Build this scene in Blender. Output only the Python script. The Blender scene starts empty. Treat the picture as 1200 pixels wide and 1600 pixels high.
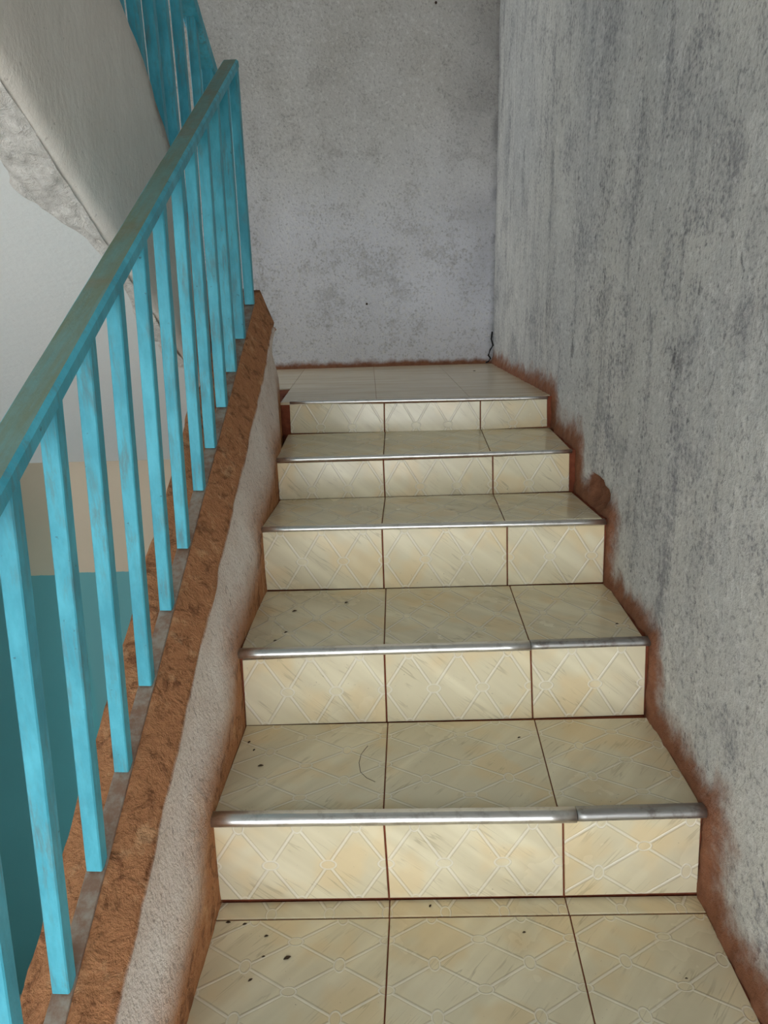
import bpy, bmesh, math, random
from mathutils import Vector, Matrix, noise

random.seed(7)
scene = bpy.context.scene
COL = scene.collection

# ------------------------------------------------------------------ camera
cam_data = bpy.data.cameras.new('camera')
cam = bpy.data.objects.new('camera', cam_data)
COL.objects.link(cam)
cam_data.sensor_fit = 'VERTICAL'
cam_data.sensor_height = 36.0
cam_data.lens = 36.0 * 1121.15 / 1600.0
cam_data.clip_start = 0.02
RX = Vector((0.99949, 0.01173, -0.02958))
UX = Vector((0.02549, 0.26129, 0.96492))
FX = Vector((-0.01904, 0.96519, -0.26086))
cam.matrix_world = Matrix((
    (RX.x, UX.x, -FX.x, 0.03515),
    (RX.y, UX.y, -FX.y, -1.03442),
    (RX.z, UX.z, -FX.z, 0.98536),
    (0, 0, 0, 1)))
scene.camera = cam

# ------------------------------------------------------------------ world, light, exposure
world = bpy.data.worlds.new('world')
scene.world = world
world.use_nodes = True
bg = world.node_tree.nodes['Background']
bg.inputs['Color'].default_value = (0.93, 0.97, 1.0, 1)
bg.inputs['Strength'].default_value = 3.2
pd = bpy.data.lights.new('daylight_portal', 'AREA')
pd.shape = 'RECTANGLE'; pd.size = 2.55; pd.size_y = 5.6
pd.cycles.is_portal = True
po = bpy.data.objects.new('daylight_portal', pd)
COL.objects.link(po)
po.location = (-0.72, -1.95, -0.2)
po.rotation_euler = (math.radians(90), 0, 0)      # facing +y, into the stairwell

pd2 = bpy.data.lights.new('added_window_portal', 'AREA')
pd2.shape = 'RECTANGLE'; pd2.size = 1.95; pd2.size_y = 0.88
pd2.cycles.is_portal = True  # samples the unseen opening added to brighten the back wall
po2 = bpy.data.objects.new('added_window_portal', pd2)
COL.objects.link(po2)
po2.location = (-2.82, 2.10, 1.925)
po2.rotation_euler = (0, math.radians(-90), 0)     # facing +x

vs = scene.view_settings
vs.view_transform = 'Standard'
vs.look = 'None'
vs.gamma = 1.0
vs.use_curve_mapping = False
vs.exposure = 0.8
scene.cycles.max_bounces = 7
scene.cycles.diffuse_bounces = 5
scene.cycles.adaptive_threshold = 0.015
scene.cycles.caustics_reflective = False
scene.cycles.caustics_refractive = False

# ------------------------------------------------------------------ node helpers
def srgb(r, g, b):
    def f(c):
        c /= 255.0
        return c / 12.92 if c <= 0.04045 else ((c + 0.055) / 1.055) ** 2.4
    return (f(r), f(g), f(b), 1.0)

class S:
    """a float socket (or a constant) with arithmetic"""
    def __init__(s, nt, v): s.nt = nt; s.v = v
    def op(s, o, a, b=None, c=None, clamp=False):
        n = s.nt.nodes.new('ShaderNodeMath'); n.operation = o; n.use_clamp = clamp
        for i, x in enumerate((a, b, c)):
            if x is None: continue
            x = x.v if isinstance(x, S) else x
            if isinstance(x, (int, float)): n.inputs[i].default_value = x
            else: s.nt.links.new(x, n.inputs[i])
        return S(s.nt, n.outputs[0])
    def __add__(s, o): return s.op('ADD', s, o)
    def __radd__(s, o): return s.op('ADD', o, s)
    def __sub__(s, o): return s.op('SUBTRACT', s, o)
    def __rsub__(s, o): return s.op('SUBTRACT', o, s)
    def __mul__(s, o): return s.op('MULTIPLY', s, o)
    __rmul__ = __mul__
    def __truediv__(s, o): return s.op('DIVIDE', s, o)
    def abs(s): return s.op('ABSOLUTE', s)
    def min(s, o): return s.op('MINIMUM', s, o)
    def max(s, o): return s.op('MAXIMUM', s, o)
    def sqrt(s): return s.op('SQRT', s)
    def wrap(s): return s.op('FRACT', s + 0.5) - 0.5
    def clamp(s): return s.op('ADD', s, 0.0, clamp=True)
    def step(s, lo, hi):
        n = s.nt.nodes.new('ShaderNodeMapRange'); n.interpolation_type = 'SMOOTHSTEP'
        s.nt.links.new(s.v, n.inputs['Value'])
        n.inputs['From Min'].default_value = lo; n.inputs['From Max'].default_value = hi
        return S(s.nt, n.outputs['Result'])

class Mat:
    def __init__(s, name, rough=0.6, spec=0.5, metal=0.0):
        s.m = bpy.data.materials.new(name); s.m.use_nodes = True
        s.nt = s.m.node_tree
        s.b = s.nt.nodes['Principled BSDF']
        s.b.inputs['Roughness'].default_value = rough
        s.b.inputs['Metallic'].default_value = metal
        s.b.inputs['Specular IOR Level'].default_value = spec
        s.geo = s.nt.nodes.new('ShaderNodeNewGeometry')
        s.tc = s.nt.nodes.new('ShaderNodeTexCoord')
    def pos(s): return s.geo.outputs['Position']
    def objc(s): return s.tc.outputs['Object']
    def mapping(s, vec, scale=(1, 1, 1), rot=(0, 0, 0), loc=(0, 0, 0)):
        n = s.nt.nodes.new('ShaderNodeMapping')
        s.nt.links.new(vec, n.inputs['Vector'])
        n.inputs['Scale'].default_value = scale
        n.inputs['Rotation'].default_value = rot
        n.inputs['Location'].default_value = loc
        return n.outputs[0]
    def noise(s, vec, scale, detail=4, rough=0.55, dist=0.0):
        n = s.nt.nodes.new('ShaderNodeTexNoise')
        s.nt.links.new(vec, n.inputs['Vector'])
        n.inputs['Scale'].default_value = scale
        n.inputs['Detail'].default_value = detail
        n.inputs['Roughness'].default_value = rough
        n.inputs['Distortion'].default_value = dist
        return S(s.nt, n.outputs['Fac'])
    def sep(s, vec):
        n = s.nt.nodes.new('ShaderNodeSeparateXYZ'); s.nt.links.new(vec, n.inputs[0])
        return [S(s.nt, o) for o in n.outputs]
    def attr(s, name):
        n = s.nt.nodes.new('ShaderNodeAttribute'); n.attribute_name = name
        return S(s.nt, n.outputs['Fac'])
    def rnd(s):
        n = s.nt.nodes.new('ShaderNodeObjectInfo')
        return S(s.nt, n.outputs['Random'])
    def mix(s, fac, a, b, mode='MIX'):
        n = s.nt.nodes.new('ShaderNodeMix'); n.data_type = 'RGBA'; n.blend_type = mode
        for idx, x in ((0, fac), (6, a), (7, b)):
            x = x.v if isinstance(x, S) else x
            if isinstance(x, (int, float, tuple)): n.inputs[idx].default_value = x
            else: s.nt.links.new(x, n.inputs[idx])
        return n.outputs[2]
    def color(s, c):
        if isinstance(c, tuple): s.b.inputs['Base Color'].default_value = c
        else: s.nt.links.new(c, s.b.inputs['Base Color'])
    def setf(s, name, v): s.nt.links.new(v.v, s.b.inputs[name])
    def bump(s, h, strength=0.5, dist=0.01):
        n = s.nt.nodes.new('ShaderNodeBump')
        s.nt.links.new(h.v, n.inputs['Height'])
        n.inputs['Strength'].default_value = strength
        n.inputs['Distance'].default_value = dist
        s.nt.links.new(n.outputs[0], s.b.inputs['Normal'])

# ------------------------------------------------------------------ materials
def m_tile():
    M = Mat('cream_relief_tile', 0.2, 0.5)
    uv = M.nt.nodes.new('ShaderNodeUVMap'); uv.uv_map = 'UVMap'
    p, q, _ = M.sep(uv.outputs[0])
    PX, QX = 0.10, 0.158
    g = math.hypot(1 / PX, 1 / QX)
    d1 = (p + q).wrap().abs() / g
    d2 = (p - q).wrap().abs() / g
    d = d1.min(d2)                                   # metres to the nearest rib
    ax = p.wrap() * PX; ay = q.wrap() * QX
    bx = (p + 0.5).wrap() * PX; by = (q + 0.5).wrap() * QX
    def ell(x, y, a, b):
        x = x / a; y = y / b
        return (x * x + y * y).sqrt()
    ea = ell(ax, ay, 0.0135, 0.0092)
    eb = ell(bx, by, 0.0085, 0.0125)
    e = ea.min(eb)
    rib = (1.0 - d.step(0.0011, 0.0031)) * e.step(0.95, 1.1)
    ring = (1.0 - (e - 1.0).abs().step(0.06, 0.19))
    rel = rib.max(ring)
    # marbling: brownish veins running aslant, yellow clouds
    P = M.pos()
    rv = M.rnd()
    comb = M.nt.nodes.new('ShaderNodeCombineXYZ')
    M.nt.links.new((p * PX + rv * 7.0).v, comb.inputs[0])
    M.nt.links.new((q * QX + rv * 3.0).v, comb.inputs[1])
    vec = comb.outputs[0]
    vein_v = M.mapping(M.mapping(vec, rot=(0, 0, math.radians(40))), scale=(3.2, 42, 1))
    vn = M.noise(vein_v, 1.0, 3, 0.55, 0.25)
    vein = 1.0 - (vn - 0.5).abs().step(0.002, 0.022)
    gate = M.noise(vec, 13.0, 2, 0.5).step(0.46, 0.64)
    cloud = M.noise(vein_v, 0.45, 3, 0.5).step(0.40, 0.68)
    yel = M.noise(vec, 9.0, 2, 0.5).step(0.46, 0.66)
    c = M.mix(cloud, srgb(224, 214, 184), srgb(238, 229, 200))
    c = M.mix(yel * 0.48, c, srgb(234, 206, 154))
    c = M.mix(vein * gate * 0.34, c, srgb(150, 136, 100))
    c = M.mix(rel * 0.66, c, srgb(242, 236, 220))
    edge = 1.0 - (d - 0.0034).abs().step(0.0003, 0.0011)
    c = M.mix(edge * e.step(1.25, 1.4) * 0.24, c, srgb(140, 124, 92))
    # fine dirt
    sp = M.noise(P, 210.0, 2, 0.5).step(0.69, 0.76) * M.noise(P, 17.0, 2).step(0.5, 0.66)
    c = M.mix(sp * 0.55, c, srgb(92, 76, 54))
    film = M.noise(P, 6.0, 4).step(0.42, 0.75)
    c = M.mix(film * 0.16, c, srgb(150, 134, 108))
    M.color(c)
    M.setf('Roughness', 0.16 + film * 0.16)
    M.bump(rel + M.noise(P, 320.0, 2) * 0.05, 0.55, 0.0016)
    return M.m

def m_plain_tile():
    M = Mat('smooth_landing_tile', 0.2, 0.5)
    P = M.pos()
    v = M.noise(M.mapping(P, scale=(3, 26, 3)), 1.0, 5, 0.6)
    c = M.mix(v.step(0.35, 0.7), srgb(216, 200, 170), srgb(200, 182, 150))
    c = M.mix(M.noise(P, 150.0, 2).step(0.72, 0.8) * 0.5, c, srgb(100, 84, 64))
    M.color(c)
    M.setf('Roughness', 0.17 + M.noise(P, 5.0, 3) * 0.14)
    return M.m

def m_grout():
    M = Mat('rust_brown_grout', 0.9, 0.2)
    P = M.pos()
    n = M.noise(P, 60.0, 4)
    M.color(M.mix(n, srgb(104, 52, 36), srgb(150, 86, 60)))
    M.bump(n, 0.6, 0.004)
    return M.m

def m_wall(name, streak, base_a, base_b, dark, blue=0.0):
    M = Mat(name, 0.88, 0.25)
    P = M.pos()
    big = M.noise(P, 1.7, 5, 0.6)
    mid = M.noise(P, 5.5, 6, 0.68, 0.4)
    fine = M.noise(P, 48.0, 5, 0.7)
    c = M.mix(big.step(0.32, 0.68), base_a, base_b)
    if blue:
        zz_ = M.sep(P)[2]
        low = 1.0 - (zz_ + (M.noise(P, 2.6, 4) - 0.5) * 1.1).step(1.25, 2.05)
        c = M.mix(low * blue, c, srgb(222, 224, 236))
    grain = M.noise(P, 100.0, 3, 0.7)
    cl = (mid * 0.55 + fine * 0.27 + grain * 0.30).step(0.545, 0.665)      # grainy dark clouds
    c = M.mix(cl * (0.76 if streak else 0.45), c, dark)
    if streak:
        sv = M.mapping(P, scale=(9, 9, 1.5), rot=(math.radians(7), 0, 0))
        st = M.noise(sv, 1.5, 5, 0.66, 0.35)
        c = M.mix((st * 0.75 + grain * 0.3).step(0.53, 0.69) * 0.8, c, dark)
        lv = M.noise(M.mapping(P, scale=(16, 16, 0.7)), 1.0, 3, 0.6)
        c = M.mix(lv.step(0.52, 0.75) * 0.4, c, srgb(218, 216, 210))
        sm = M.noise(M.mapping(P, scale=(5, 6.5, 2.6), rot=(math.radians(-16), 0, 0)), 2.2, 5, 0.7, 0.5)
        c = M.mix((sm * 0.8 + grain * 0.22).step(0.60, 0.67) * 0.7, c, srgb(92, 92, 97))
    else:
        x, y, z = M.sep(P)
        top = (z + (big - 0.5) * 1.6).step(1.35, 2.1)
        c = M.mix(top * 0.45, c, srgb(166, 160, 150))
    c = M.mix(fine.step(0.48, 0.68) * 0.5, c, srgb(234, 233, 230))
    pit = grain.step(0.53, 0.70)
    c = M.mix(pit * (0.46 if streak else 0.34), c, srgb(112, 110, 112))
    dirt = M.attr('dirt')
    dn = (dirt * 1.35 - (M.noise(P, 26.0, 5, 0.7) - 0.35) * 0.9)
    brown = M.mix(M.noise(P, 40.0, 4), srgb(102, 62, 45), srgb(160, 110, 82))
    c = M.mix(dn.step(0.12, 0.95), c, brown)
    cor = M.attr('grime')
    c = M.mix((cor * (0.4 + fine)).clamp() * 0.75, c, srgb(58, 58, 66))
    M.color(c)
    h = fine * 0.7 + grain * 0.6 + mid * 0.4
    M.bump(h, 0.75, 0.006)
    return M.m

def m_parapet():
    M = Mat('dirty_plaster', 0.9, 0.25)
    P = M.pos()
    n1 = M.noise(P, 9.0, 5, 0.65); n2 = M.noise(P, 70.0, 5, 0.7); n3 = M.noise(P, 30.0, 5, 0.7, 0.6)
    pale = M.mix(n1.step(0.3, 0.7), srgb(228, 212, 200), srgb(240, 230, 221))
    pale = M.mix(M.noise(M.mapping(P, scale=(1, 1, 0.35)), 160.0, 3, 0.6).step(0.58, 0.7) * 0.5, pale, srgb(128, 106, 94))
    brown = M.mix(n2, srgb(152, 98, 64), srgb(206, 148, 104))
    brown = M.mix(n3.step(0.50, 0.64) * 0.62, brown, srgb(96, 58, 38))
    brown = M.mix(M.noise(P, 22.0, 4, 0.7).step(0.52, 0.7) * 0.6, brown, srgb(218, 172, 130))
    d = M.attr('dirt') * 1.2 + (n3 - 0.5) * 0.28 + (n2 - 0.5) * 0.35
    M.color(M.mix(d.step(0.15, 0.95), pale, brown))
    M.bump(n2 * 0.8 + M.noise(P, 190.0, 2) * 0.4 + n3 * 1.2 * M.attr('dirt'), 0.95, 0.007)
    return M.m

def m_grey_side():
    M = Mat('grey_cement_render', 0.88, 0.25)
    P = M.pos()
    n = M.noise(P, 4.0, 5, 0.6); f = M.noise(M.mapping(P, scale=(1, 1, 0.6), rot=(0.5, 0, 0)), 60.0, 5, 0.7)
    c = M.mix(n.step(0.3, 0.7), srgb(222, 217, 209), srgb(234, 230, 223))
    c = M.mix(f.step(0.55, 0.75) * 0.35, c, srgb(222, 214, 204))
    c = M.mix(M.noise(P, 90.0, 3).step(0.66, 0.75) * 0.4, c, srgb(112, 102, 94))
    d = M.attr('dirt') + (M.noise(P, 12.0, 5, 0.7) - 0.5) * 0.9
    c = M.mix(d.step(0.25, 1.0) * 0.8, c, srgb(132, 98, 76))
    M.color(c)
    M.bump(f + n * 0.6, 0.45, 0.005)
    return M.m

def m_white(name='white_paint', bump=0.25):
    M = Mat(name, 0.75, 0.3)
    P = M.pos()
    n = M.noise(P, 3.0, 4)
    c = M.mix(n, srgb(214, 219, 219), srgb(226, 229, 228))
    c = M.mix(M.noise(P, 60.0, 3).step(0.7, 0.8) * 0.25, c, srgb(160, 150, 140))
    M.color(c)
    M.bump(M.noise(P, 50.0, 5, 0.65), bump, 0.006)
    return M.m

def m_patch():
    M = Mat('rough_plaster', 0.9, 0.2)
    P = M.pos()
    n = M.noise(P, 45.0, 6, 0.75, 0.5)
    c = M.mix(n.step(0.35, 0.65), srgb(214, 210, 204), srgb(236, 233, 228))
    c = M.mix(M.noise(P, 30.0, 5, 0.7).step(0.6, 0.68) * 0.35, c, srgb(128, 118, 112))
    M.color(c)
    M.bump(n, 1.0, 0.01)
    return M.m

def m_paint(worn=False):
    M = Mat('turquoise_paint_worn' if worn else 'turquoise_paint', 0.42, 0.45)
    P = M.pos()
    rv = M.rnd()
    n = M.noise(M.mapping(P, scale=(1, 1, 0.4)), 22.0, 5, 0.65)
    c = M.mix(n.step(0.3, 0.7), srgb(62, 159, 181), srgb(87, 190, 212))
    w = M.noise(M.mapping(P, scale=(1.6, 1.6, 0.22)), 55.0, 6, 0.75, 0.3)
    patch = M.noise(P, 9.0, 3, 0.6)
    c = M.mix(w.step(0.46, 0.66) * patch.step(0.34, 0.62) * 0.72, c, srgb(96, 128, 130))
    c = M.mix(M.noise(P, 75.0, 3).step(0.70, 0.76) * 0.7, c, srgb(52, 84, 92))
    if worn:
        o = M.noise(M.mapping(P, scale=(10, 0.8, 1)), 6.0, 5, 0.7)
        c = M.mix((0.36 + o * 0.9).clamp(), c, srgb(108, 122, 98))
        c = M.mix(M.noise(P, 7.0, 4).step(0.5, 0.7) * 0.5, c, srgb(120, 108, 78))
    M.color(c)
    M.setf('Roughness', 0.36 + w * 0.3)
    M.bump(w + M.noise(P, 90.0, 3) * 0.6, 0.35, 0.002)
    return M.m

def m_strip():
    M = Mat('dusty_flat_steel', 0.55, 0.4, 0.25)
    P = M.pos()
    n = M.noise(P, 30.0, 5, 0.7)
    M.color(M.mix(n.step(0.35, 0.65), srgb(136, 106, 88), srgb(160, 150, 138)))
    M.bump(n, 0.4, 0.002)
    return M.m

def m_alu(name, rough, dull, k=1.0):
    M = Mat(name, rough, 0.5, 1.0)
    P = M.pos()
    n = M.noise(M.mapping(P, scale=(4, 60, 60)), 6.0, 4, 0.6)
    c = M.mix(n, srgb(222 * k, 221 * k, 218 * k), srgb(242 * k, 242 * k, 242 * k))
    c = M.mix(M.noise(P, 34.0, 5, 0.7).step(0.50, 0.66) * dull, c, srgb(112, 92, 76))
    M.color(c)
    M.setf('Roughness', rough + n * 0.12)
    M.bump(M.noise(P, 28.0, 3), 0.35, 0.003)
    return M.m

def m_dado(name, z0):
    M = Mat(name, 0.6, 0.35)
    P = M.pos()
    x, y, z = M.sep(P)
    n = M.noise(P, 3.0, 4)
    beige = M.mix(n, srgb(198, 183, 160), srgb(208, 193, 170))
    teal = M.mix(n, srgb(98, 160, 164), srgb(106, 170, 174))
    k = (z + (M.noise(P, 40.0, 3) - 0.5) * 0.006).step(z0 - 0.001, z0 + 0.001)
    M.color(M.mix(k, teal, beige))
    M.bump(M.noise(P, 40.0, 4), 0.15, 0.004)
    return M.m

def m_flat(name, c1, c2, scale=20.0, rough=0.85, bump=0.4):
    M = Mat(name, rough, 0.3)
    P = M.pos()
    n = M.noise(P, scale, 5, 0.65)
    M.color(M.mix(n, c1, c2))
    M.bump(n, bump, 0.005)
    return M.m

TILE = m_tile(); PTILE = m_plain_tile(); GROUT = m_grout()
WALL_R = m_wall('streaked_grey_wall', True, srgb(186, 187, 186), srgb(206, 205, 200), srgb(134, 134, 138))
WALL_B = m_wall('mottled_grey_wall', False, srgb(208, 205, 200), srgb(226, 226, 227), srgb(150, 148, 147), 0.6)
PARA = m_parapet(); SIDE = m_grey_side(); WHITE = m_white(); PATCH = m_patch()
PAINT = m_paint(); WORN = m_paint(True); STRIP = m_strip()
ALU = m_alu('polished_aluminium', 0.30, 0.25); ALU_D = m_alu('dull_aluminium', 0.42, 0.45, 0.78)
DADO = m_dado('beige_and_teal_wall_paint', 0.0525); DADO2 = m_dado('beige_and_teal_recess_paint', -0.268)
CONC = m_flat('grey_concrete', srgb(128, 122, 116), srgb(158, 152, 146))
SOIL = m_flat('pale_earth', srgb(176, 166, 152), srgb(196, 187, 174), 2.0)
WIRE = m_flat('black_plastic', srgb(16, 16, 18), srgb(30, 30, 32), 60.0, 0.45, 0.1)
CRUMB = m_flat('dark_dirt', srgb(44, 34, 24), srgb(84, 66, 46), 200.0)
RUST = m_flat('rusty_steel', srgb(40, 28, 24), srgb(80, 56, 44), 120.0, 0.7)

# ------------------------------------------------------------------ mesh helpers
def link(name, me, parent=None, mat=None):
    o = bpy.data.objects.new(name, me)
    COL.objects.link(o)
    if parent is not None: o.parent = parent
    for m in (mat if isinstance(mat, (list, tuple)) else [mat]):
        if m is not None: me.materials.append(m)
    return o

def mesh(name, verts, faces, mat, parent=None, smooth=False, attrs=None, uvs=None, mats=None):
    me = bpy.data.meshes.new(name)
    me.from_pydata([tuple(v) for v in verts], [], faces)
    if attrs:
        for k, vals in attrs.items():
            a = me.attributes.new(k, 'FLOAT', 'POINT'); a.data.foreach_set('value', vals)
    if uvs:
        ul = me.uv_layers.new(name='UVMap')
        for l in me.loops: ul.data[l.index].uv = uvs[l.vertex_index]
    if smooth: me.polygons.foreach_set('use_smooth', [True] * len(me.polygons))
    if mats: me.polygons.foreach_set('material_index', mats)
    me.update()
    return link(name, me, parent, mat)

def empty(name, loc=(0, 0, 0)):
    o = bpy.data.objects.new(name, None); COL.objects.link(o); o.location = loc
    o.empty_display_size = 0.1
    return o

def tag(o, label, cat, group=None):
    o['label'] = label; o['category'] = cat
    if group: o['group'] = group
    return o

def structure(o, label=None):
    o['kind'] = 'structure'
    if label: o['label'] = label
    return o

def outward(verts, faces):
    """consistent outward normals for a closed mesh"""
    bm = bmesh.new()
    vs_ = [bm.verts.new(v) for v in verts]
    for f in faces: bm.faces.new([vs_[i] for i in f])
    bmesh.ops.recalc_face_normals(bm, faces=bm.faces)
    bm.verts.index_update()
    out = [[v.index for v in f.verts] for f in bm.faces]
    bm.free()
    return out

def box_pts(x0, x1, y0, y1, z0, z1):
    v = [(x, y, z) for z in (z0, z1) for y in (y0, y1) for x in (x0, x1)]
    f = [(0, 2, 3, 1), (4, 5, 7, 6), (0, 1, 5, 4), (2, 6, 7, 3), (0, 4, 6, 2), (1, 3, 7, 5)]
    return v, f

def box(name, x0, x1, y0, y1, z0, z1, mat, parent=None):
    v, f = box_pts(x0, x1, y0, y1, z0, z1)
    return mesh(name, v, f, mat, parent)

def extrude_x(name, poly, x0, x1, mat, parent=None):
    """closed (y, z) polygon pushed along x"""
    n = len(poly)
    v = [(x0, y, z) for y, z in poly] + [(x1, y, z) for y, z in poly]
    f = [tuple(range(n)), tuple(range(2 * n - 1, n - 1, -1))]
    f += [(i, i + n, (i + 1) % n + n, (i + 1) % n) for i in range(n)]
    return mesh(name, v, outward(v, f), mat, parent)

def bar(name, p0, p1, w, h, mat, parent=None, bevel=0.0018, up=Vector((0, 0, 1)), side=None, wob=0.0, segs=1, mats=None):
    """bevelled rectangular bar between two points; w across, h in the up direction"""
    p0, p1 = Vector(p0), Vector(p1)
    t = (p1 - p0).normalized()
    s = side if side is not None else t.cross(up).normalized()
    u = s.cross(t).normalized()
    a, b, c = w / 2, h / 2, bevel
    ring = [(a, -b + c), (a, b - c), (a - c, b), (-a + c, b), (-a, b - c), (-a, -b + c), (-a + c, -b), (a - c, -b)]
    v = []
    for k in range(segs + 1):
        q = p0.lerp(p1, k / segs)
        for i, (x, y) in enumerate(ring):
            j = 0.0
            if wob: j = wob * noise.noise(Vector((q.x * 9 + i * 3.1, q.y * 9, q.z * 9)))
            v.append(q + s * (x + (j if x > 0 else -j) * 0.6) + u * (y + j * 0.6))
    f = [tuple(range(7, -1, -1)), tuple(range(segs * 8, segs * 8 + 8))]
    mi = [0, 0]
    for k in range(segs):
        for i in range(8):
            f.append((k * 8 + i, k * 8 + (i + 1) % 8, (k + 1) * 8 + (i + 1) % 8, (k + 1) * 8 + i))
            mi.append(1 if mats and i == 2 else 0)
    bm_f = outward(v, f)
    return mesh(name, v, bm_f, mat, parent, mats=mi if mats else None)

def tube(name, pts, r, mat, parent=None, sides=6):
    pts = [Vector(p) for p in pts]
    v = []; f = []
    for k, p in enumerate(pts):
        t = (pts[min(k + 1, len(pts) - 1)] - pts[max(k - 1, 0)]).normalized()
        s = t.cross(Vector((0.31, 0.2, 0.93))).normalized(); u = s.cross(t)
        for i in range(sides):
            an = 2 * math.pi * i / sides
            v.append(p + s * math.cos(an) * r + u * math.sin(an) * r)
    n = len(pts)
    f.append(tuple(range(sides))); f.append(tuple(range((n - 1) * sides, n * sides)))
    for k in range(n - 1):
        for i in range(sides):
            f.append((k * sides + i, k * sides + (i + 1) % sides, (k + 1) * sides + (i + 1) % sides, (k + 1) * sides + i))
    return mesh(name, v, outward(v, f), mat, parent, smooth=True)

def smooth01(t):
    t = max(0.0, min(1.0, t)); return t * t * (3 - 2 * t)

def lerp_pts(tab, x):
    if x <= tab[0][0]: return tab[0][1]
    for (a, va), (b, vb) in zip(tab, tab[1:]):
        if x <= b: return va + (vb - va) * (x - a) / (b - a)
    return tab[-1][1]

# ------------------------------------------------------------------ measured stair
YR = [None, 0.0, 0.2896, 0.6176, 0.8976, 1.206]          # riser planes
ZT = [0.0, 0.1743, 0.3465, 0.5085, 0.6244, 0.7407]        # tread heights at the nosing
ZB = [0.0, 0.1766, 0.3453, 0.5071, 0.6410, 0.7557]        # tread heights at the back
RISER = {
 1: [[(-0.2965, -0.0001, 0.0105), (0.0031, 0.0, 0.0092), (0.3079, 0.0001, 0.0081), (0.5390, 0.0001, 0.0105)],
     [(-0.2933, -0.0001, 0.1584), (-0.0013, 0.0, 0.1554), (0.3008, 0.0001, 0.1565), (0.5326, 0.0001, 0.1616)]],
 2: [[(-0.2922, 0.2853, 0.1793), (0.0016, 0.2897, 0.1786), (0.3047, 0.2942, 0.1772), (0.5365, 0.2977, 0.1784)],
     [(-0.2884, 0.2853, 0.3251), (0.001, 0.2896, 0.3306), (0.2964, 0.294, 0.3324), (0.5303, 0.2975, 0.3336)]],
 3: [[(-0.2968, 0.6188, 0.3496), (-0.0032, 0.6176, 0.3475), (0.2991, 0.6164, 0.3484), (0.533, 0.6155, 0.3507)],
     [(-0.2951, 0.6188, 0.4953), (-0.0033, 0.6176, 0.4964), (0.2961, 0.6164, 0.4934), (0.5297, 0.6155, 0.4931)]],
 4: [[(-0.2932, 0.8927, 0.5101), (0.001, 0.8976, 0.5091), (0.301, 0.9027, 0.5081), (0.5131, 0.9064, 0.5097)],
     [(-0.293, 0.8927, 0.6102), (-0.0004, 0.8976, 0.6094), (0.299, 0.9027, 0.6104), (0.5101, 0.9063, 0.6141)]],
 5: [[(-0.2974, 1.2138, 0.6453), (0.0007, 1.206, 0.6424), (0.2996, 1.1982, 0.6429), (0.5076, 1.1928, 0.6479)],
     [(-0.2954, 1.2136, 0.7345), (0.0017, 1.2059, 0.7288), (0.2991, 1.1982, 0.7283), (0.5052, 1.1929, 0.7296)]]}
TREADX = {   # (front x, back x) of left end, two joints, right end
 0: [(-0.2985, -0.2950), (-0.0035, 0.0038), (0.2990, 0.3095), (0.5340, 0.5400)],
 1: [(-0.2942, -0.2914), (-0.0022, 0.0037), (0.2935, 0.3066), (0.5364, 0.5408)],
 2: [(-0.2900, -0.2973), (0.0011, 0.0016), (0.2950, 0.3045), (0.5260, 0.5400)],
 3: [(-0.2936, -0.2900), (-0.0036, 0.0015), (0.2917, 0.3007), (0.5240, 0.5170)],
 4: [(-0.2941, -0.3040), (0.0007, 0.0018), (0.2934, 0.3025), (0.5130, 0.5150)]}
NOSE = {1: [(-0.299, -0.0041, 0.1741), (0.3218, -0.0039, 0.1705), (0.5351, -0.0039, 0.1745)],
        2: [(-0.2936, 0.2813, 0.3404), (0.2951, 0.29, 0.34), (0.5338, 0.2936, 0.3421)],
        3: [(-0.2969, 0.6148, 0.5029), (-0.003, 0.6136, 0.5030), (0.5292, 0.6115, 0.5014)],
        4: [(-0.297, 0.8886, 0.6195), (0.0016, 0.8937, 0.6172), (0.5142, 0.9024, 0.6194)],
        5: [(-0.2918, 1.2095, 0.739), (0.0015, 1.2019, 0.7364), (0.5038, 1.1889, 0.7344)]}
PROFILE = [(-0.38, 0.0), (0.0, 0.0), (0.0, 0.174), (0.29, 0.174), (0.29, 0.346), (0.618, 0.346), (0.618, 0.508),
           (0.898, 0.508), (0.898, 0.63), (1.206, 0.63), (1.206, 0.741), (2.58, 0.757)]
# lower steps out of sight below the near landing
LOWER = []
yy, zz = -0.38, 0.0
for k in range(17):
    LOWER += [(yy, zz), (yy, zz - 0.174)]; zz -= 0.174; yy -= 0.285
FULLPROF = list(reversed(LOWER)) + PROFILE
BACK_Y = 2.564
GROUND = -3.05

def dist_prof(y, z):
    best = 9.0
    for (a, b), (c, d) in zip(FULLPROF, FULLPROF[1:]):
        dx, dz = c - a, d - b
        L = dx * dx + dz * dz
        t = max(0, min(1, ((y - a) * dx + (z - b) * dz) / L)) if L else 0
        best = min(best, math.hypot(y - a - t * dx, z - b - t * dz))
    return best

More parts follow.
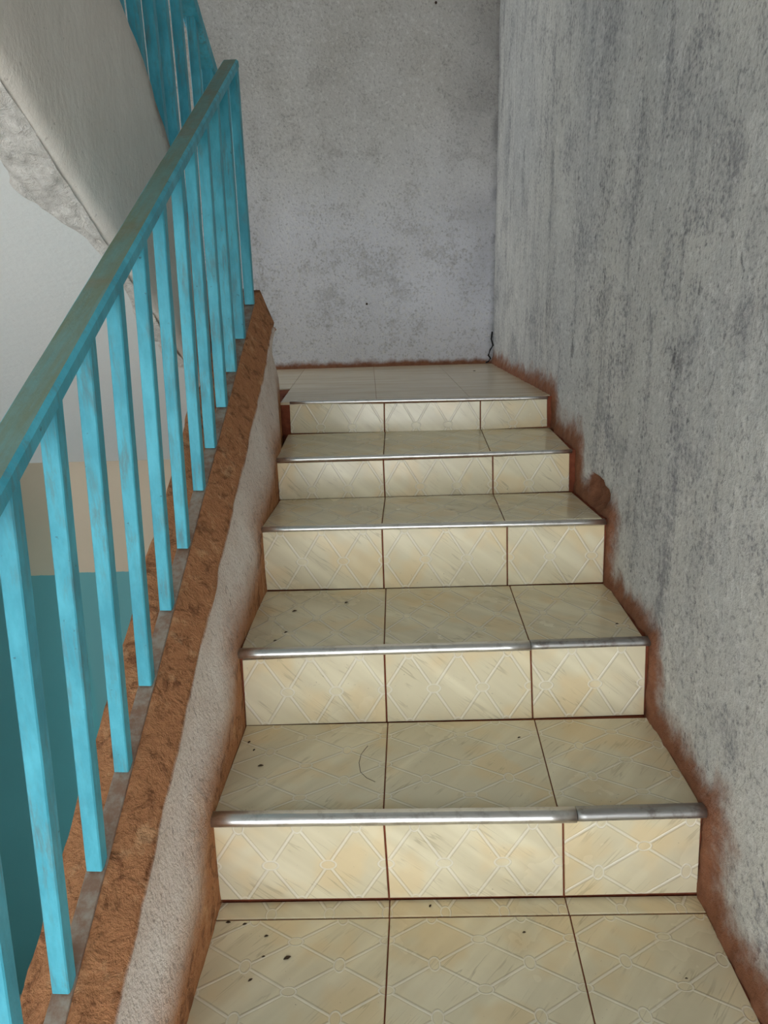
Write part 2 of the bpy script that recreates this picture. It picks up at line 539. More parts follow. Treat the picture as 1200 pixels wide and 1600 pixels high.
# ------------------------------------------------------------------ tiles
def tile(name, c, n, th, uvf, mat, parent, gap=0.0013, ch=0.0011, rnd=0.0):
    """c: four corners counter-clockwise seen from outside, lying in the tile's face"""
    c = [Vector(p) for p in c]; n = Vector(n).normalized()
    mid = sum(c, Vector()) / 4
    def inset(k, g):
        e0 = (c[(k + 1) % 4] - c[k]).normalized(); e1 = (c[k - 1] - c[k]).normalized()
        return c[k] + e0 * g + e1 * g
    top = [inset(k, gap + ch) for k in range(4)]
    rim = [inset(k, gap) - n * ch for k in range(4)]
    bot = [p - n * (th - ch) for p in rim]
    v = top + rim + bot
    f = [(0, 1, 2, 3), (11, 10, 9, 8)]
    for k in range(4):
        j = (k + 1) % 4
        f += [(k, k + 4, j + 4, j), (k + 4, k + 8, j + 8, j + 4)]
    return mesh(name, v, f, mat, parent, uvs=[uvf(p) for p in v])

def riser_uv(i, rot=False, x0=0.0):
    zb = RISER[i][0][1][2]; zt = RISER[i][1][1][2]; h = zt - zb
    if rot:
        return lambda p: ((p.z - (zb + h * 0.66)) / 0.105 + 0.5, -(p.x - x0) / 0.15 + 0.5)
    if i <= 3: return lambda p: ((p.x - x0) / 0.1, (p.z - (zb + h * 0.47)) / (h * 1.06))
    if i == 4: return lambda p: ((p.x - x0) / 0.1, (p.z - (zb + 0.024)) / 0.168)
    return lambda p: ((p.x - x0) / 0.1, (p.z - (zb + 0.017)) / 0.17)

flight = empty('stair_flight', (0.12, 0.6, 0.0))
tag(flight, 'five cream tiled steps with aluminium nosings rising to the landing', 'stairs')
flight_inv = flight.location.copy()

def under(o, parent):
    """parent o while keeping world-space vertex coordinates"""
    o.parent = parent
    o.matrix_parent_inverse = parent.matrix_world.inverted()
bpy.context.view_layer.update()

def nosing(i, p0, p1, r, mat, parent):
    p0, p1 = Vector(p0), Vector(p1)
    # D-shaped strip: rounded front, short flange lying on the tread
    prof = [(0.013, r * 0.80), (0.013, r * 0.98), (0.002, r * 1.0), (-r * 0.42, r * 0.88), (-r * 0.78, r * 0.55), (-r * 0.95, r * 0.1),
            (-r * 0.92, -r * 0.35), (-r * 0.7, -r * 0.78), (-r * 0.35, -r), (0.003, -r), (0.003, r * 0.80)]
    n = len(prof); segs = 14
    v = []; f = []
    for k in range(segs + 1):
        t = k / segs
        q = p0.lerp(p1, t)
        for (a, b) in prof:
            j = 0.0005 * noise.noise(Vector((q.x * 22, i * 7.0, b * 40)))
            v.append((q.x, q.y + a - abs(j), q.z + b + j * 0.8))
    f.append(tuple(range(n))); f.append(tuple(range(segs * n, segs * n + n)))
    for k in range(segs):
        for a in range(n):
            f.append((k * n + a, k * n + (a + 1) % n, (k + 1) * n + (a + 1) % n, (k + 1) * n + a))
    o = mesh('nosing_strip', v, outward(v, f), mat)
    for p in o.data.polygons:
        if len(p.vertices) == 4: p.use_smooth = True
    under(o, parent)
    return o

TH = 0.008
NR = {1: 0.0098, 2: 0.0078, 3: 0.0056, 4: 0.005, 5: 0.0040}
def make_step(i):
    yb = YR[i + 1] if i < 5 else None
    y0 = YR[i] + 0.0075
    zt = ZT[i] - 0.0030
    y1 = (yb + 0.02) if yb else 1.26
    zlow = ZB[i - 1] - 0.12
    zt_back = (ZB[i] - 0.0030) if i < 5 else zt
    sk = (RISER[i][0][3][1] - RISER[i][0][0][1]) / (RISER[i][0][3][0] - RISER[i][0][0][0])
    xa, xb = (-0.300 if i < 5 else -0.322), (0.549, 0.549, 0.546, 0.538, 0.530)[i - 1]
    ya, yc = RISER[i][0][0][1] + 0.0065 + sk * (xa + 0.295), RISER[i][0][3][1] + 0.0065 + sk * (xb - 0.52)
    cv = [(xa, ya, zlow), (xa, y1, zlow), (xa, y1, zt_back), (xa, ya, zt), (xb, yc, zlow), (xb, y1, zlow), (xb, y1, zt_back), (xb, yc, zt)]
    cf = [(0, 1, 2, 3), (4, 5, 6, 7), (0, 1, 5, 4), (1, 2, 6, 5), (2, 3, 7, 6), (3, 0, 4, 7)]
    core = mesh('step', cv, outward(cv, cf), GROUT)
    under(core, flight)
    r0, r1 = RISER[i]
    for k in range(3):
        c = [r0[k], r0[k + 1], r1[k + 1], r1[k]]
        c = [(p[0], p[1], p[2] + (-0.0045 if e < 2 else 0.002)) for e, p in enumerate(c)]
        if i == 1 and k == 2: uv = riser_uv(1, True, 0.44)
        else: uv = riser_uv(i, False, {0: 0.0, 1: 0.0, 2: (0.33 if i == 2 else 0.30)}[k])
        t = tile('riser_tile', c, (0, -1, 0), TH, uv, TILE, None, gap=0.0017)
        under(t, core)
    if i < 5:
        X = TREADX[i]
        yn, ynb = YR[i] + 0.006, YR[i + 1] - 0.003
        for k in range(3):
            c = [(X[k][0], yn, ZT[i]), (X[k + 1][0], yn, ZT[i]), (X[k + 1][1], ynb, ZB[i]), (X[k][1], ynb, ZB[i])]
            if i == 1:
                ph = 0.052
                uv = lambda p: ((p.y - ph) / 0.0925 + 0.5, -p.x / 0.15 + 0.5)
            else:
                ya = YR[i] + 0.074
                uv = lambda p, ya=ya: (p.x / 0.1, (p.y - ya) / 0.157)
            t = tile('tread_tile', c, (0, 0, 1), TH, uv, TILE, None, gap=0.0011)
            under(t, core)
            if i == 1 and k == 0:          # the curved hairline crack beside the joint
                cr = [(-0.035, 0.205), (-0.047, 0.178), (-0.050, 0.150), (-0.046, 0.122), (-0.034, 0.104), (-0.018, 0.092)]
                cpts = [(x, y, ZT[1] + (ZB[1] - ZT[1]) * y / 0.29 + 0.0001) for x, y in cr]
                ck = tube('crack', cpts, 0.0005, RUST, None, 5)
                under(ck, core); ck['label'] = 'thin curved dark crack'
    a, b, c = NOSE[i]
    if i in (1, 2):
        nosing(i, a, (b[0] - 0.0008, b[1], b[2]), NR[i], ALU, core)
        d = nosing(i, (b[0] + 0.0008, b[1] + 0.0012, b[2] + 0.0008), c, NR[i] * 0.9, ALU_D, core)
        d['label'] = 'duller worn end piece of the nosing'
    else:
        nosing(i, a, c, NR[i], ALU, core)
    return core

# ------------------------------------------------------------------ large structure
# right wall: fine grid in view, dirt fillet along the steps
def wall_right():
    ys = [-1.97, -1.7, -1.5, -1.3, -0.95] + [-0.8 + 0.0135 * k for k in range(0, 252)]
    ys = [y for y in ys if y < 2.6] + [2.62]
    zs = [GROUND, -2.0, -1.4, -0.9, -0.5] + [-0.30 + 0.0135 * k for k in range(0, 97)] + [1.02 + 0.03 * k for k in range(1, 50)] + [2.8, 3.2]
    v = []; dirt = []; grime = []
    for z in zs:
        for y in ys:
            base = lerp_pts([(0.0, 0.5465), (0.6, 0.5435), (0.95, 0.532), (1.25, 0.524), (2.6, 0.520)], y) + 0.018 * max(0.0, z - 0.76) / 1.55
            fine = -0.9 < y
            dd = dist_prof(y, z) if (-0.9 < y and z < 1.2) else 1.0
            n1 = noise.noise(Vector((y * 7, z * 7, 1.3))) ; n2 = noise.noise(Vector((y * 26, z * 26, 4.1)))
            n3 = noise.noise(Vector((y * 55, z * 55, 9.1)))
            wob = 0.0028 * n1 + 0.0012 * n2
            wid = 0.040 + 0.016 * n1 + 0.012 * n2 + (0.02 if y < 0.0 else 0.0)
            fil = smooth01(1 - dd / wid)
            prf = max(0.0, 1 - dd / (wid * 2.4))
            x = base + wob - 0.013 * fil * (0.75 + 0.6 * n2 + 0.3 * n3)
            # broken-out lump beside the third tread
            hx = math.hypot((y - 0.735) / 0.085, (z - 0.553) / 0.036)
            hole = smooth01((1.15 + 0.45 * n2 + 0.25 * n3 - hx) / 0.35)
            x += 0.020 * hole * (1 + 0.7 * n3) 
            v.append((x, y, z))
            dirt.append(max(prf * 0.95, hole * 1.2) if fine else 0.1)
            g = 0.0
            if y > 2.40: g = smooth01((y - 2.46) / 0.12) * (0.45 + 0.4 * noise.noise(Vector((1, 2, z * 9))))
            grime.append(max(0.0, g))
    W_ = len(ys); f = []
    for j in range(len(zs) - 1):
        for i in range(W_ - 1):
            a = j * W_ + i
            f.append((a, a + W_, a + W_ + 1, a + 1))
    return mesh('wall_right', v, f, WALL_R, smooth=True, attrs={'dirt': dirt, 'grime': grime})
structure(wall_right(), 'rough grey plastered wall with dark vertical streaks on the right')

def wall_back():
    xs = [-2.82, -2.5, -2.1, -1.9] + [-1.7 + 0.02 * k for k in range(0, 117)]
    zs = [0.50, 0.62] + [0.70 + 0.012 * k for k in range(0, 30)] + [1.06 + 0.03 * k for k in range(1, 50)] + [2.8, 3.2]
    v = []; dirt = []; grime = []
    for z in zs:
        for x in xs:
            n1 = noise.noise(Vector((x * 6, z * 6, 2.2))); n2 = noise.noise(Vector((x * 24, z * 24, 7.1)))
            d = max(0.0, 1 - (z - 0.752) / (0.052 + 0.018 * n1 + 0.022 * n2))
            y = BACK_Y + 0.004 * n1 + 0.0015 * n2 - 0.010 * smooth01(1 - (z - 0.752) / 0.03)
            v.append((x, y, z)); dirt.append(min(1.0, d * 1.1))
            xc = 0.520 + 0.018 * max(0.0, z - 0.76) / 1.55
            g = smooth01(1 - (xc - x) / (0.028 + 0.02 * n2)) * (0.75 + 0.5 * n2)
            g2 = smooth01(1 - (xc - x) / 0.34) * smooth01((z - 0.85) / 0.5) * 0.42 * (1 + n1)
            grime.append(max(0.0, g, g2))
    W_ = len(xs); f = []
    for j in range(len(zs) - 1):
        for i in range(W_ - 1):
            a = j * W_ + i
            f.append((a, a + 1, a + W_ + 1, a + W_))
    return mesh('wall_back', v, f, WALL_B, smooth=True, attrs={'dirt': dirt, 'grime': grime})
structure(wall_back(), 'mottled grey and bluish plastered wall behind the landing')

# wall under the landing, beige over teal, beside a recess that runs back under the landing
structure(box('wall_lower', -1.235, 0.56, 1.62, 1.75, GROUND, 0.505, DADO), 'beige wall with teal lower half seen below the landing')
structure(box('wall_recess', -2.80, -0.90, 2.50, 2.60, GROUND, 0.505, DADO2), 'shaded beige and teal wall at the end of the recess under the landing')

# left wall of the stairwell with an unseen opening added for back light
LWX = -2.00
LBX = -2.80
def wall_left():
    v = []; f = []
    def quadbox(a, b, c, d):
        bv, bf = box_pts(LWX - 0.14, LWX, a, b, c, d)
        o = len(v); v.extend(bv); f.extend([tuple(i + o for i in q) for q in bf])
    def at(x0, x1, a, b, c, d):
        bv, bf = box_pts(x0, x1, a, b, c, d)
        o = len(v); v.extend(bv); f.extend([tuple(i + o for i in q) for q in bf])
    UW = (1.66, 2.54, 0.95, 2.90)                                       # unseen window added beside the landing to light the back wall (y0, y1, z0, z1)
    quadbox(-3.6, 1.05, GROUND, 3.2)
    at(LWX, -1.36, -3.6, 0.85, GROUND, 0.42)                            # unseen block added under the upper flight to shade the recess
    at(LBX - 0.14, LWX, 1.05, 1.60, GROUND, 3.2)                       # the wall steps back beside the landing
    a, b = LBX - 0.14, LBX
    at(a, b, 1.60, UW[0], GROUND, 3.2); at(a, b, UW[0], UW[1], GROUND, UW[2]); at(a, b, UW[0], UW[1], UW[3], 3.2); at(a, b, UW[1], 2.62, GROUND, 3.2)
    return mesh('wall_left', v, f, WHITE)
structure(wall_left(), 'white wall on the far side of the upper flight')

structure(box('wall_front_shade', -2.14, 0.70, -3.72, -3.6, 1.45, 3.2, WHITE), 'unseen wall added above the open end of the stairwell to cut high light')  # unseen, added so daylight enters low and the upper part stays darker
structure(box('wall_right', 0.555, 0.70, -3.6, -1.97, 1.45, 3.2, WHITE), 'unseen lintel wall added over the open side to cut overhead light')  # unseen, added to keep overhead daylight off the treads
structure(box('ceiling', -2.94, 0.70, -3.6, 2.7, 3.2, 3.34, WHITE))

# landings
near = extrude_x('floor', [(0.03, -0.003), (0.03, GROUND)] + [(LOWER[-1][0], GROUND)] + [(y, z - 0.003) for y, z in reversed(LOWER)], -0.318, 0.565, GROUT)
structure(near, 'near landing of cream relief tiles below the first step')
def landing_slab():
    plan = [(-0.462, 1.2290), (0.552, 1.2100), (0.552, 2.60), (-2.798, 2.60), (-2.798, 1.605), (-0.462, 1.605)]
    n = len(plan)
    zt = lambda y: 0.7372 + (y - 1.2) * 0.0112
    v = [(x, y, 0.507) for x, y in plan] + [(x, y, zt(y)) for x, y in plan]
    f = [tuple(range(n)), tuple(range(n, 2 * n))] + [(i, (i + 1) % n, (i + 1) % n + n, i + n) for i in range(n)]
    return mesh('floor', v, outward(v, f), GROUT)
upper = landing_slab()
structure(upper, 'upper landing laid with smooth pale tiles')
structure(box('floor', -12, 12, -16, 2.7, GROUND - 0.2, GROUND - 0.001, SOIL), 'pale bare ground outside')

fuv = lambda p: ((p.y + 0.082) / 0.0905 + 0.5, -p.x / 0.15 + 0.5)
X = TREADX[0]
for k in range(3):
    yA, yB = -0.372, -0.0355
    sl0 = (X[k][0] - X[k][1]) / 0.2; sl1 = (X[k + 1][0] - X[k + 1][1]) / 0.2
    c = [(X[k][0] + sl0 * 0.13, yA, 0), (X[k + 1][0] + sl1 * 0.13, yA, 0), (X[k + 1][1], yB, 0), (X[k][1], yB, 0)]
    under(tile('floor_tile', c, (0, 0, 1), TH, fuv, TILE, None, gap=0.0012), near)
XS = [(-0.2955, -0.2985), (0.003, 0.0042), (0.309, 0.3100), (0.5400, 0.5400)]
for k in range(3):
    c = [(XS[k][0], -0.0345, 0), (XS[k + 1][0], -0.0345, 0), (XS[k + 1][1], 0.004, 0), (XS[k][1], 0.004, 0)]
    suv = lambda p, k=k: ((p.x + 0.05) / 0.1, (p.y + 0.026) / 0.158 + 0.5)
    under(tile('floor_tile', c, (0, 0, 1), TH, suv, TILE, None, gap=0.0010), near)

# upper landing tiles: four joints run to the back wall, long tiles
LJ = [(-2.79, -2.79), (-2.42, -2.50), (-2.12, -2.20), (-1.82, -1.90), (-1.52, -1.60), (-1.22, -1.30), (-0.92, -1.00), (-0.62, -0.70), (-0.322, -0.404), (-0.0215, -0.065), (0.2675, 0.2535), (0.5160, 0.5235)]
def lx(k, t): return LJ[k][0] + (LJ[k][1] - LJ[k][0]) * t
for k in range(len(LJ) - 1):
    for r in range(1):
        t0, t1 = (0.0 if k >= 8 else 0.30), 1.0
        ya, yb_ = 1.2105 + t0 * (BACK_Y - 0.004 - 1.2105), 1.2105 + t1 * (BACK_Y - 0.004 - 1.2105)
        za, zb_ = 0.7405 + t0 * 0.0152, 0.7405 + t1 * 0.0152
        c = [(lx(k, t0), ya, za), (lx(k + 1, t0), ya, za), (lx(k + 1, t1), yb_, zb_), (lx(k, t1), yb_, zb_)]
        under(tile('floor_tile', c, (0, 0, 1), TH, lambda p: (p.x, p.y), PTILE, None, gap=0.00055, ch=0.0005), upper)

for i in range(1, 6): make_step(i)

# ------------------------------------------------------------------ low wall (parapet) beside the steps
def z_in(y): return 0.362 + 0.506 * y
def z_bal(y): return 0.397 + 0.545 * y
def z_out(y): return 0.395 + 0.61 * y if y < 0.6 else 0.761 + 0.50 * (y - 0.6)
def parapet():
    ys = [-1.9, -1.6, -1.3, -1.1, -0.9] + [-0.8 + 0.012 * k for k in range(0, 172)]
    ys = [y for y in ys if y <= 1.256]
    v = []; dirt = []
    hs = [0.62, 0.50, 0.42, 0.36, 0.32, 0.29, 0.265, 0.245, 0.225, 0.205, 0.19, 0.175, 0.16, 0.145, 0.13, 0.115, 0.10, 0.085, 0.07, 0.055, 0.04, 0.027, 0.016]
    nS = None
    yend = ys[-1]
    for y in ys:
        zi, zb, zo = z_in(y), z_bal(y), z_out(y)
        e = max(0.0, (y - 1.19) / (yend - 1.19))
        dz = -0.030 * e ** 2.5
        pin = smooth01((y - 0.95) / 0.25) * 0.030
        sec = []
        for h in hs:
            x = -0.322 + 0.030 * smooth01((h - 0.01) / 0.165) - pin * smooth01(h / 0.1) - 0.012 * e ** 3
            sec.append((x, zi - h + dz, 'face'))
        sec += [(-0.3215 - pin * .2, zi - 0.008 + dz, 'edge'), (-0.326 - pin * .3, zi - 0.001 + dz, 'top')]
        for t in (0.12, 0.25, 0.4, 0.55, 0.7, 0.85, 1.0):
            sec.append((-0.326 - 0.042 * t, zi + (zb - zi) * t + dz * (1 - t), 'top'))
        sec.append((-0.3855, zb, 'top')); sec.append((-0.400, zb, 'top'))
        for t in (0.2, 0.4, 0.6, 0.8, 1.0):
            sec.append((-0.400 - 0.045 * t, zb + (zo - zb) * t, 'top'))
        sec.append((-0.450, zo - 0.012, 'out'))
        for h in (0.05, 0.12, 0.25, 0.45, 0.68): sec.append((-0.452, zo - h, 'out'))
        nS = len(sec)
        for x, z, kind in sec:
            q = Vector((x * 20, y * 20, z * 20)); n2 = noise.noise(q); n3 = noise.noise(q * 2.3); n1 = noise.noise(q * 0.35)
            amp = {'face': 0.0020, 'edge': 0.0045, 'top': 0.0050, 'out': 0.0050}[kind]
            on_strip = -0.406 < x < -0.366 and kind == 'top'
            if on_strip: amp = 0.0006
            dx = amp * (0.7 * n2 + 0.5 * n3) if kind != 'top' else 0
            if kind == 'out': dx += 0.016 * n1 + 0.004 * n2
            dzz = amp * (0.8 * n2 + 0.6 * n3) if kind in ('top', 'edge') else 0
            v.append((x + dx, y, z + dzz))
            if kind in ('top', 'out'): d = 1.0
            elif kind == 'edge': d = 0.42 + 0.5 * n2
            else:
                dd = dist_prof(y, z)
                inside = z < lerp_prof(y)
                zl = 0.10 + 0.475 * y
                d1 = 1.0 - (z - zl) / 0.255
                d2 = 1.0 if inside else 1 - dd / 0.12
                d = max(0.0, 0.62 * min(1.1, d1) + 0.38 * d2)
                d = max(d, 0.22 * smooth01((y - 0.3) / 0.7))
            dirt.append(max(0.0, min(1.0, d)))
    f = []
    for j in range(len(ys) - 1):
        for i in range(nS - 1):
            a = j * nS + i
            f.append((a, a + 1, a + nS + 1, a + nS))
        a = j * nS + nS - 1
        f.append((a, j * nS, (j + 1) * nS, a + nS))
    f.append(tuple(range(nS))); f.append(tuple(range((len(ys) - 1) * nS, len(ys) * nS)))
    o = mesh('low_wall', v, outward(v, f), PARA, smooth=True, attrs={'dirt': dirt})
    return o
def lerp_prof(y):
    z = -9
    for (a, b), (c, d) in zip(FULLPROF, FULLPROF[1:]):
        if a <= y <= c: z = max(z, b + (d - b) * ((y - a) / (c - a) if c > a else 1))
    return z
tag(parapet(), 'low sloping plaster wall beside the steps, its top covered in rust-brown dirt', 'low wall')

# ------------------------------------------------------------------ railing on the low wall
RN, RF = Vector((-0.33, -0.395, 0.844)), Vector((-0.36, 1.095, 1.646))     # top right edge of the handrail
def rail_edge(y):
    return RN + (RF - RN) * ((y - RN.y) / (RF.y - RN.y))
RW, RH = 0.043, 0.023
BY = [-0.592, -0.468, -0.346, -0.223, -0.100, 0.030, 0.167, 0.301, 0.449, 0.575, 0.714, 0.850, 0.995, 1.166]
rail = empty('railing', (-0.385, 0.4, z_bal(0.4)))
bpy.context.view_layer.update()
tag(rail, 'turquoise painted steel stair railing standing on the low dirty wall', 'railing')
pa, pb = rail_edge(-0.95), rail_edge(1.135)
off = Vector((-RW / 2, 0, -RH / 2 * 1.1))
h = bar('handrail', pa + off, pb + off, RW, RH, [PAINT, WORN], None, 0.005, wob=0.0012, segs=40, side=Vector((1, 0, 0)), mats=True)
under(h, rail); h['label'] = 'turquoise handrail, its top worn to olive brown'
for y in BY:
    b = Vector((-0.3855, y, z_bal(y) + 0.003))
    e = rail_edge(y)
    t = Vector((e.x - RW / 2, y, e.z - RH * 1.05))
    w = 0.0215 + 0.0045 * smooth01((y - 0.2) / 0.9)
    o = bar('baluster', b, t, w, w, PAINT, None, 0.0016, up=Vector((0, 1, 0)), wob=0.0006, segs=10)
    under(o, rail)
s = bar('base_strip', (-0.3855, -0.95, z_bal(-0.95) + 0.0012), (-0.3855, 1.18, z_bal(1.18) + 0.0012), 0.026, 0.005, STRIP, None, 0.001, side=Vector((1, 0, 0)))
under(s, rail); s['label'] = 'dusty flat steel strip under the balusters'

# ------------------------------------------------------------------ upper flight with its side wall, soffit and railing
UX0, UX1 = LWX, -0.50
def z_sof(y): return 1.355 - 0.566 * (y - 0.087)
def z_top(y):
    a = 1.615 - 0.566 * (y - 0.674)
    return lerp_pts([(0.72, 0.0), (0.80, -0.018), (0.91, -0.075), (1.05, -0.175), (1.25, -0.27), (1.45, -0.33), (1.6, -0.30)], y) + a
up = empty('stair_flight', (-1.1, 0.2, 0.5))
bpy.context.view_layer.update()
tag(up, 'upper stair flight seen from below, white underside and grey cement side', 'stairs')
YU0, YU1 = -1.75, 1.60
# stepped slab
poly = [(YU1, z_sof(YU1)), (YU0, z_sof(YU0))]
zz = 0.745; yy = 1.52; st = []
while yy > YU0 + 0.3:
    st += [(yy, zz), (yy, zz + 0.163)]; zz += 0.163; yy -= 0.288
st += [(YU0, zz)]
poly += list(reversed(st)) + [(YU1, 0.745)]
slab = extrude_x('slab', poly, UX0 + 0.004, -0.525, WHITE)
under(slab, up); slab['label'] = 'white painted sloping underside'
# side wall: grid on the visible face
def side_wall():
    ys = [YU0 + (YU1 - YU0) * k / 150 for k in range(151)]
    v = []; dirt = []; NS = 0
    for y in ys:
        zs_, zt_ = z_sof(y), z_top(y)
        sec = [(-0.535, zs_ - 0.002), (-0.512, zs_ + 0.004), (-0.503, zs_ + 0.03)]
        for t in (0.1, 0.2, 0.3, 0.4, 0.5, 0.6, 0.7, 0.8, 0.9): sec.append((-0.50, zs_ + 0.03 + (zt_ - zs_ - 0.05) * t))
        sec += [(-0.502, zt_ - 0.015), (-0.512, zt_ - 0.003), (-0.56, zt_), (-0.61, zt_), (-0.62, zt_ - 0.01), (-0.62, zs_ + 0.05)]
        NS = len(sec)
        for x, z in sec:
            q = Vector((x * 14, y * 14, z * 14)); n = noise.noise(q) + 0.5 * noise.noise(q * 2.6)
            v.append((x + 0.003 * n, y, z + 0.003 * n))
            dt = max(0.0, 1 - (zt_ - z) / 0.10) * 0.5 * smooth01((y - 0.55) / 0.3) + smooth01((y - 0.50) / 0.5) * 0.42
            dirt.append(min(1.0, dt))
    f = []
    for j in range(len(ys) - 1):
        for i in range(NS):
            a, b = j * NS + i, j * NS + (i + 1) % NS
            f.append((a, b, b + NS, a + NS))
    f += [tuple(range(NS)), tuple(range((len(ys) - 1) * NS, len(ys) * NS))]
    return mesh('side_wall', v, outward(v, f), SIDE, smooth=True, attrs={'dirt': dirt})
sw = side_wall(); under(sw, up); sw['label'] = 'grey rough cement side wall'
# rough plaster left along the lower edge of the side wall
def patch():
    A = []
    N_ = 70; K = 26
    v = []
    for j in range(N_ + 1):
        y = 0.10 + 0.85 * j / N_
        wid = lerp_pts([(0.10, 0.02), (0.16, 0.05), (0.24, 0.085), (0.31, 0.105), (0.37, 0.085), (0.43, 0.04), (0.5, 0.025), (0.62, 0.03), (0.72, 0.05), (0.95, 0.04)], y)
        wid *= 1 + 0.22 * noise.noise(Vector((y * 14, 3.3, 0)))
        for k in range(K + 1):
            t = k / K
            x = -0.522 - wid * t
            q = Vector((x * 26, y * 26, 0.7)); n = noise.noise(q) + 0.6 * noise.noise(q * 2.4) + 0.3 * noise.noise(q * 5.1)
            edge = smooth01((1 - t) / 0.18) * smooth01(min(j, N_ - j) / 3)
            v.append((x, y, z_sof(y) + 0.002 - edge * (0.007 + 0.007 * n)))
    f = []
    for j in range(N_):
        for k in range(K):
            a = j * (K + 1) + k
            f.append((a, a + K + 1, a + K + 2, a + 1))
    # back side closes it into a solid crust
    nV = len(v)
    v += [(x, y, z_sof(y) + 0.006) for x, y, z in v]
    f += [tuple(reversed([i + nV for i in q])) for q in f]
    return mesh('plaster_patch', v, f, PATCH, smooth=True)
pt = patch(); under(pt, up); pt['label'] = 'rough unfinished plaster patch'

rail2 = empty('railing', (-0.56, 1.3, 1.3))
bpy.context.view_layer.update()
tag(rail2, 'turquoise railing of the upper flight, at the top edge behind the lower handrail', 'railing')
def z_r2(y): return 1.835 - 0.566 * (y - 1.57)
hb = bar('handrail', (-0.56, 0.0, z_r2(0.0) + 0.024), (-0.56, 1.70, z_r2(1.70) + 0.024), 0.05, 0.042, [PAINT, WORN], None, 0.003, wob=0.001, segs=30, side=Vector((1, 0, 0)), mats=True)
under(hb, rail2)
for y in (0.40, 0.53, 0.66, 0.79, 0.915, 1.042, 1.163, 1.311, 1.484, 1.652):
    w = 0.0285 if y < 1.6 else 0.036
    o = bar('baluster', (-0.56, y, z_top(y) - 0.008), (-0.56, y, z_r2(y) + 0.012), w, w, PAINT, None, 0.0016, up=Vector((0, 1, 0)), wob=0.0006, segs=10)
    under(o, rail2)

# ------------------------------------------------------------------ small things
def cable(pts, r, label):
    o = tube('wire', pts, r, WIRE, None, 6); return tag(o, label, 'wire')
cx, cy = 0.514, BACK_Y - 0.016
cable([(cx + 0.002, cy + 0.012, 0.905), (cx - 0.004, cy, 0.872), (cx + 0.004, cy - 0.006, 0.842), (cx - 0.010, cy - 0.004, 0.820), (cx - 0.018, cy - 0.004, 0.795),
       (cx - 0.008, cy - 0.010, 0.780), (cx - 0.020, cy - 0.012, 0.765), (cx - 0.032, cy - 0.012, 0.761)], 0.0042,
      'black loose wire end curling down the corner behind the landing')
def nail(p, n, label):
    p, n = Vector(p), Vector(n)
    v = []; f = []
    prof = [(-0.02, 0.0022), (0.006, 0.0022), (0.006, 0.0055), (0.009, 0.005), (0.0095, 0.0)]
    s_ = n.cross(Vector((0, 0, 1))).normalized(); u_ = s_.cross(n)
    for d, r in prof:
        for k in range(8):
            an = k * math.pi / 4
            v.append(p + n * d + s_ * math.cos(an) * max(r, 1e-4) + u_ * math.sin(an) * max(r, 1e-4))
    for j in range(len(prof) - 1):
        for k in range(8):
            f.append((j * 8 + k, j * 8 + (k + 1) % 8, j * 8 + 8 + (k + 1) % 8, j * 8 + 8 + k))
    f.append(tuple(range(8))); f.append(tuple(range(32, 40)))
    return tag(mesh('nail', v, outward(v, f), RUST), label, 'nail')
nail((-0.088, BACK_Y, 1.053), (0, -1, 0), 'small dark hole low on the middle of the back wall')  # stands for a small hole in the plaster, reusing this mesh
nail((0.258, BACK_Y, 2.300), (0, -1, 0.3), 'dark bent nail at the top of the back wall')

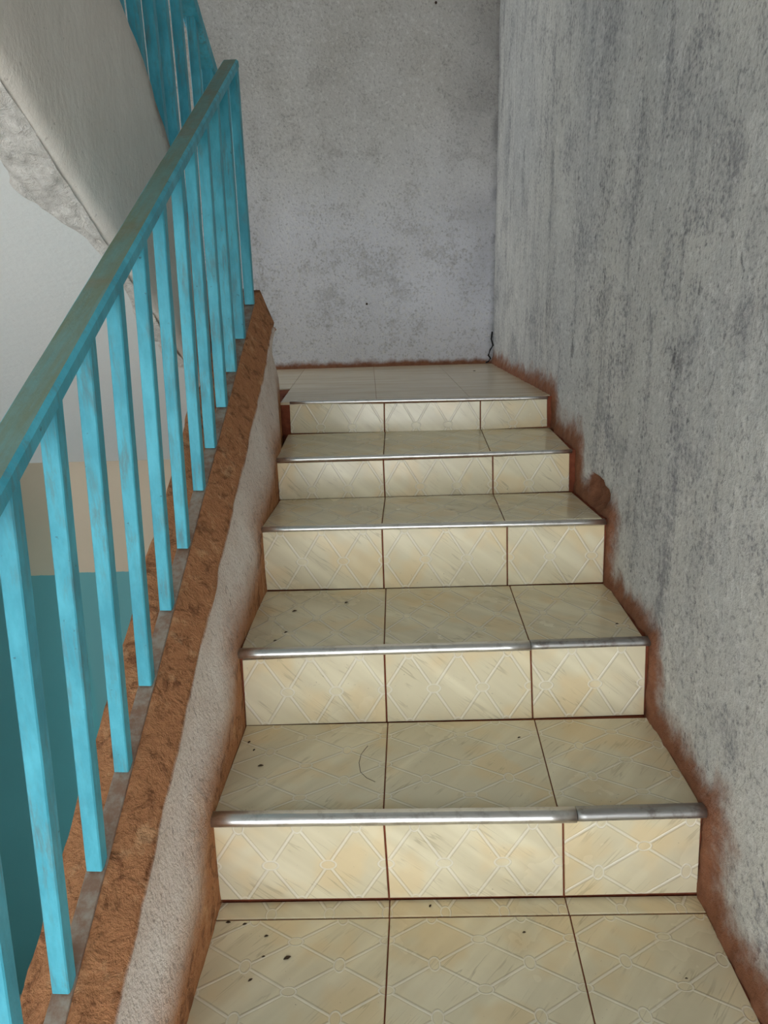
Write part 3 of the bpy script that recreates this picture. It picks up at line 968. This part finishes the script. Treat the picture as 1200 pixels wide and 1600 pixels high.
def crumb(x, y, z, L, an, label, group):
    v = []; f = []
    rings = 5
    for j in range(rings):
        t = j / (rings - 1)
        r = 0.28 * L * math.sin(math.pi * min(0.93, max(0.07, t)))
        for k in range(6):
            a = k * math.pi / 3
            jx = 1 + 0.3 * noise.noise(Vector((x * 90 + j, y * 90 + k, 0)))
            v.append(((t - 0.5) * L, r * math.cos(a) * jx, 0.45 * r * (1 + math.sin(a) * jx)))
    for j in range(rings - 1):
        for k in range(6):
            f.append((j * 6 + k, j * 6 + (k + 1) % 6, j * 6 + 6 + (k + 1) % 6, j * 6 + 6 + k))
    f.append(tuple(range(6))); f.append(tuple(range((rings - 1) * 6, rings * 6)))
    o = mesh('dirt_crumb', v, outward(v, f), CRUMB)
    o.location = (x, y, z + 0.0002); o.rotation_euler = (0, 0, an)
    return tag(o, label, 'dirt crumb', group)
CR = {
 'near landing': (0.0, [(-0.16, -0.113, 0.0123, 0.5, 'largest dark dirt crumb, on the left tile of the near landing'),
    (-0.212, -0.152, 0.0079, 0.7, 'dark dirt crumb nearest the low wall in the front of the near landing'),
    (-0.201, -0.07, 0.0074, 0.3, 'dark dirt crumb behind the largest one on the left near tile'),
    (-0.199, -0.11, 0.0062, 0.3, 'small dark crumb just left of the largest one on the near landing'),
    (-0.271, -0.041, 0.0088, 0, 'flat dark crumb at the left end of the joint before the narrow tile strip'),
    (-0.242, -0.045, 0.0076, 0.3, 'second dark crumb from the low wall along the joint of the near landing'),
    (0.226, -0.07, 0.0063, 0.2, 'dark crumb on the middle tile of the near landing'),
    (0.457, -0.159, 0.0049, 0, 'small dark crumb on the right tile of the near landing'),
    (0.074, -0.012, 0.0067, 1.0, 'dark crumb on the narrow tile strip below the first riser')]),
 'first tread': (0.1757, [(-0.236, 0.146, 0.0109, 0.2, 'wide dark crumb in the left part of the first tread'),
    (-0.273, 0.225, 0.0089, 1.2, 'dark crumb in the back left corner of the first tread'),
    (-0.258, 0.198, 0.0075, 1.3, 'dark crumb just in front of the one in the back left corner, first tread'),
    (0.264, 0.223, 0.0076, 0.5, 'dark crumb on the middle tile of the first tread')]),
 'second tread': (0.3460, [(-0.206, 0.484, 0.0117, 0.6, 'largest dark crumb on the second tread, back left'),
    (-0.209, 0.37, 0.0095, 0.9, 'dark crumb near the nosing on the left of the second tread'),
    (-0.226, 0.33, 0.008, 0.5, 'dark crumb closest to the nosing at the left of the second tread'),
    (-0.09, 0.527, 0.0105, 0.7, 'dark crumb near the left tile joint of the second tread'),
    (0.493, 0.375, 0.0081, 0.2, 'dark crumb at the right end of the second tread')]),
 'upper landing': (0.7510, [(0.384, 2.143, 0.0111, 0.0, 'lone dark crumb on the upper landing near the right wall')])}
for where, (z, lst) in CR.items():
    for (x, y, L, a, lab) in lst:
        crumb(x, y, z, L, a, lab, 'dirt crumbs on the tiles')
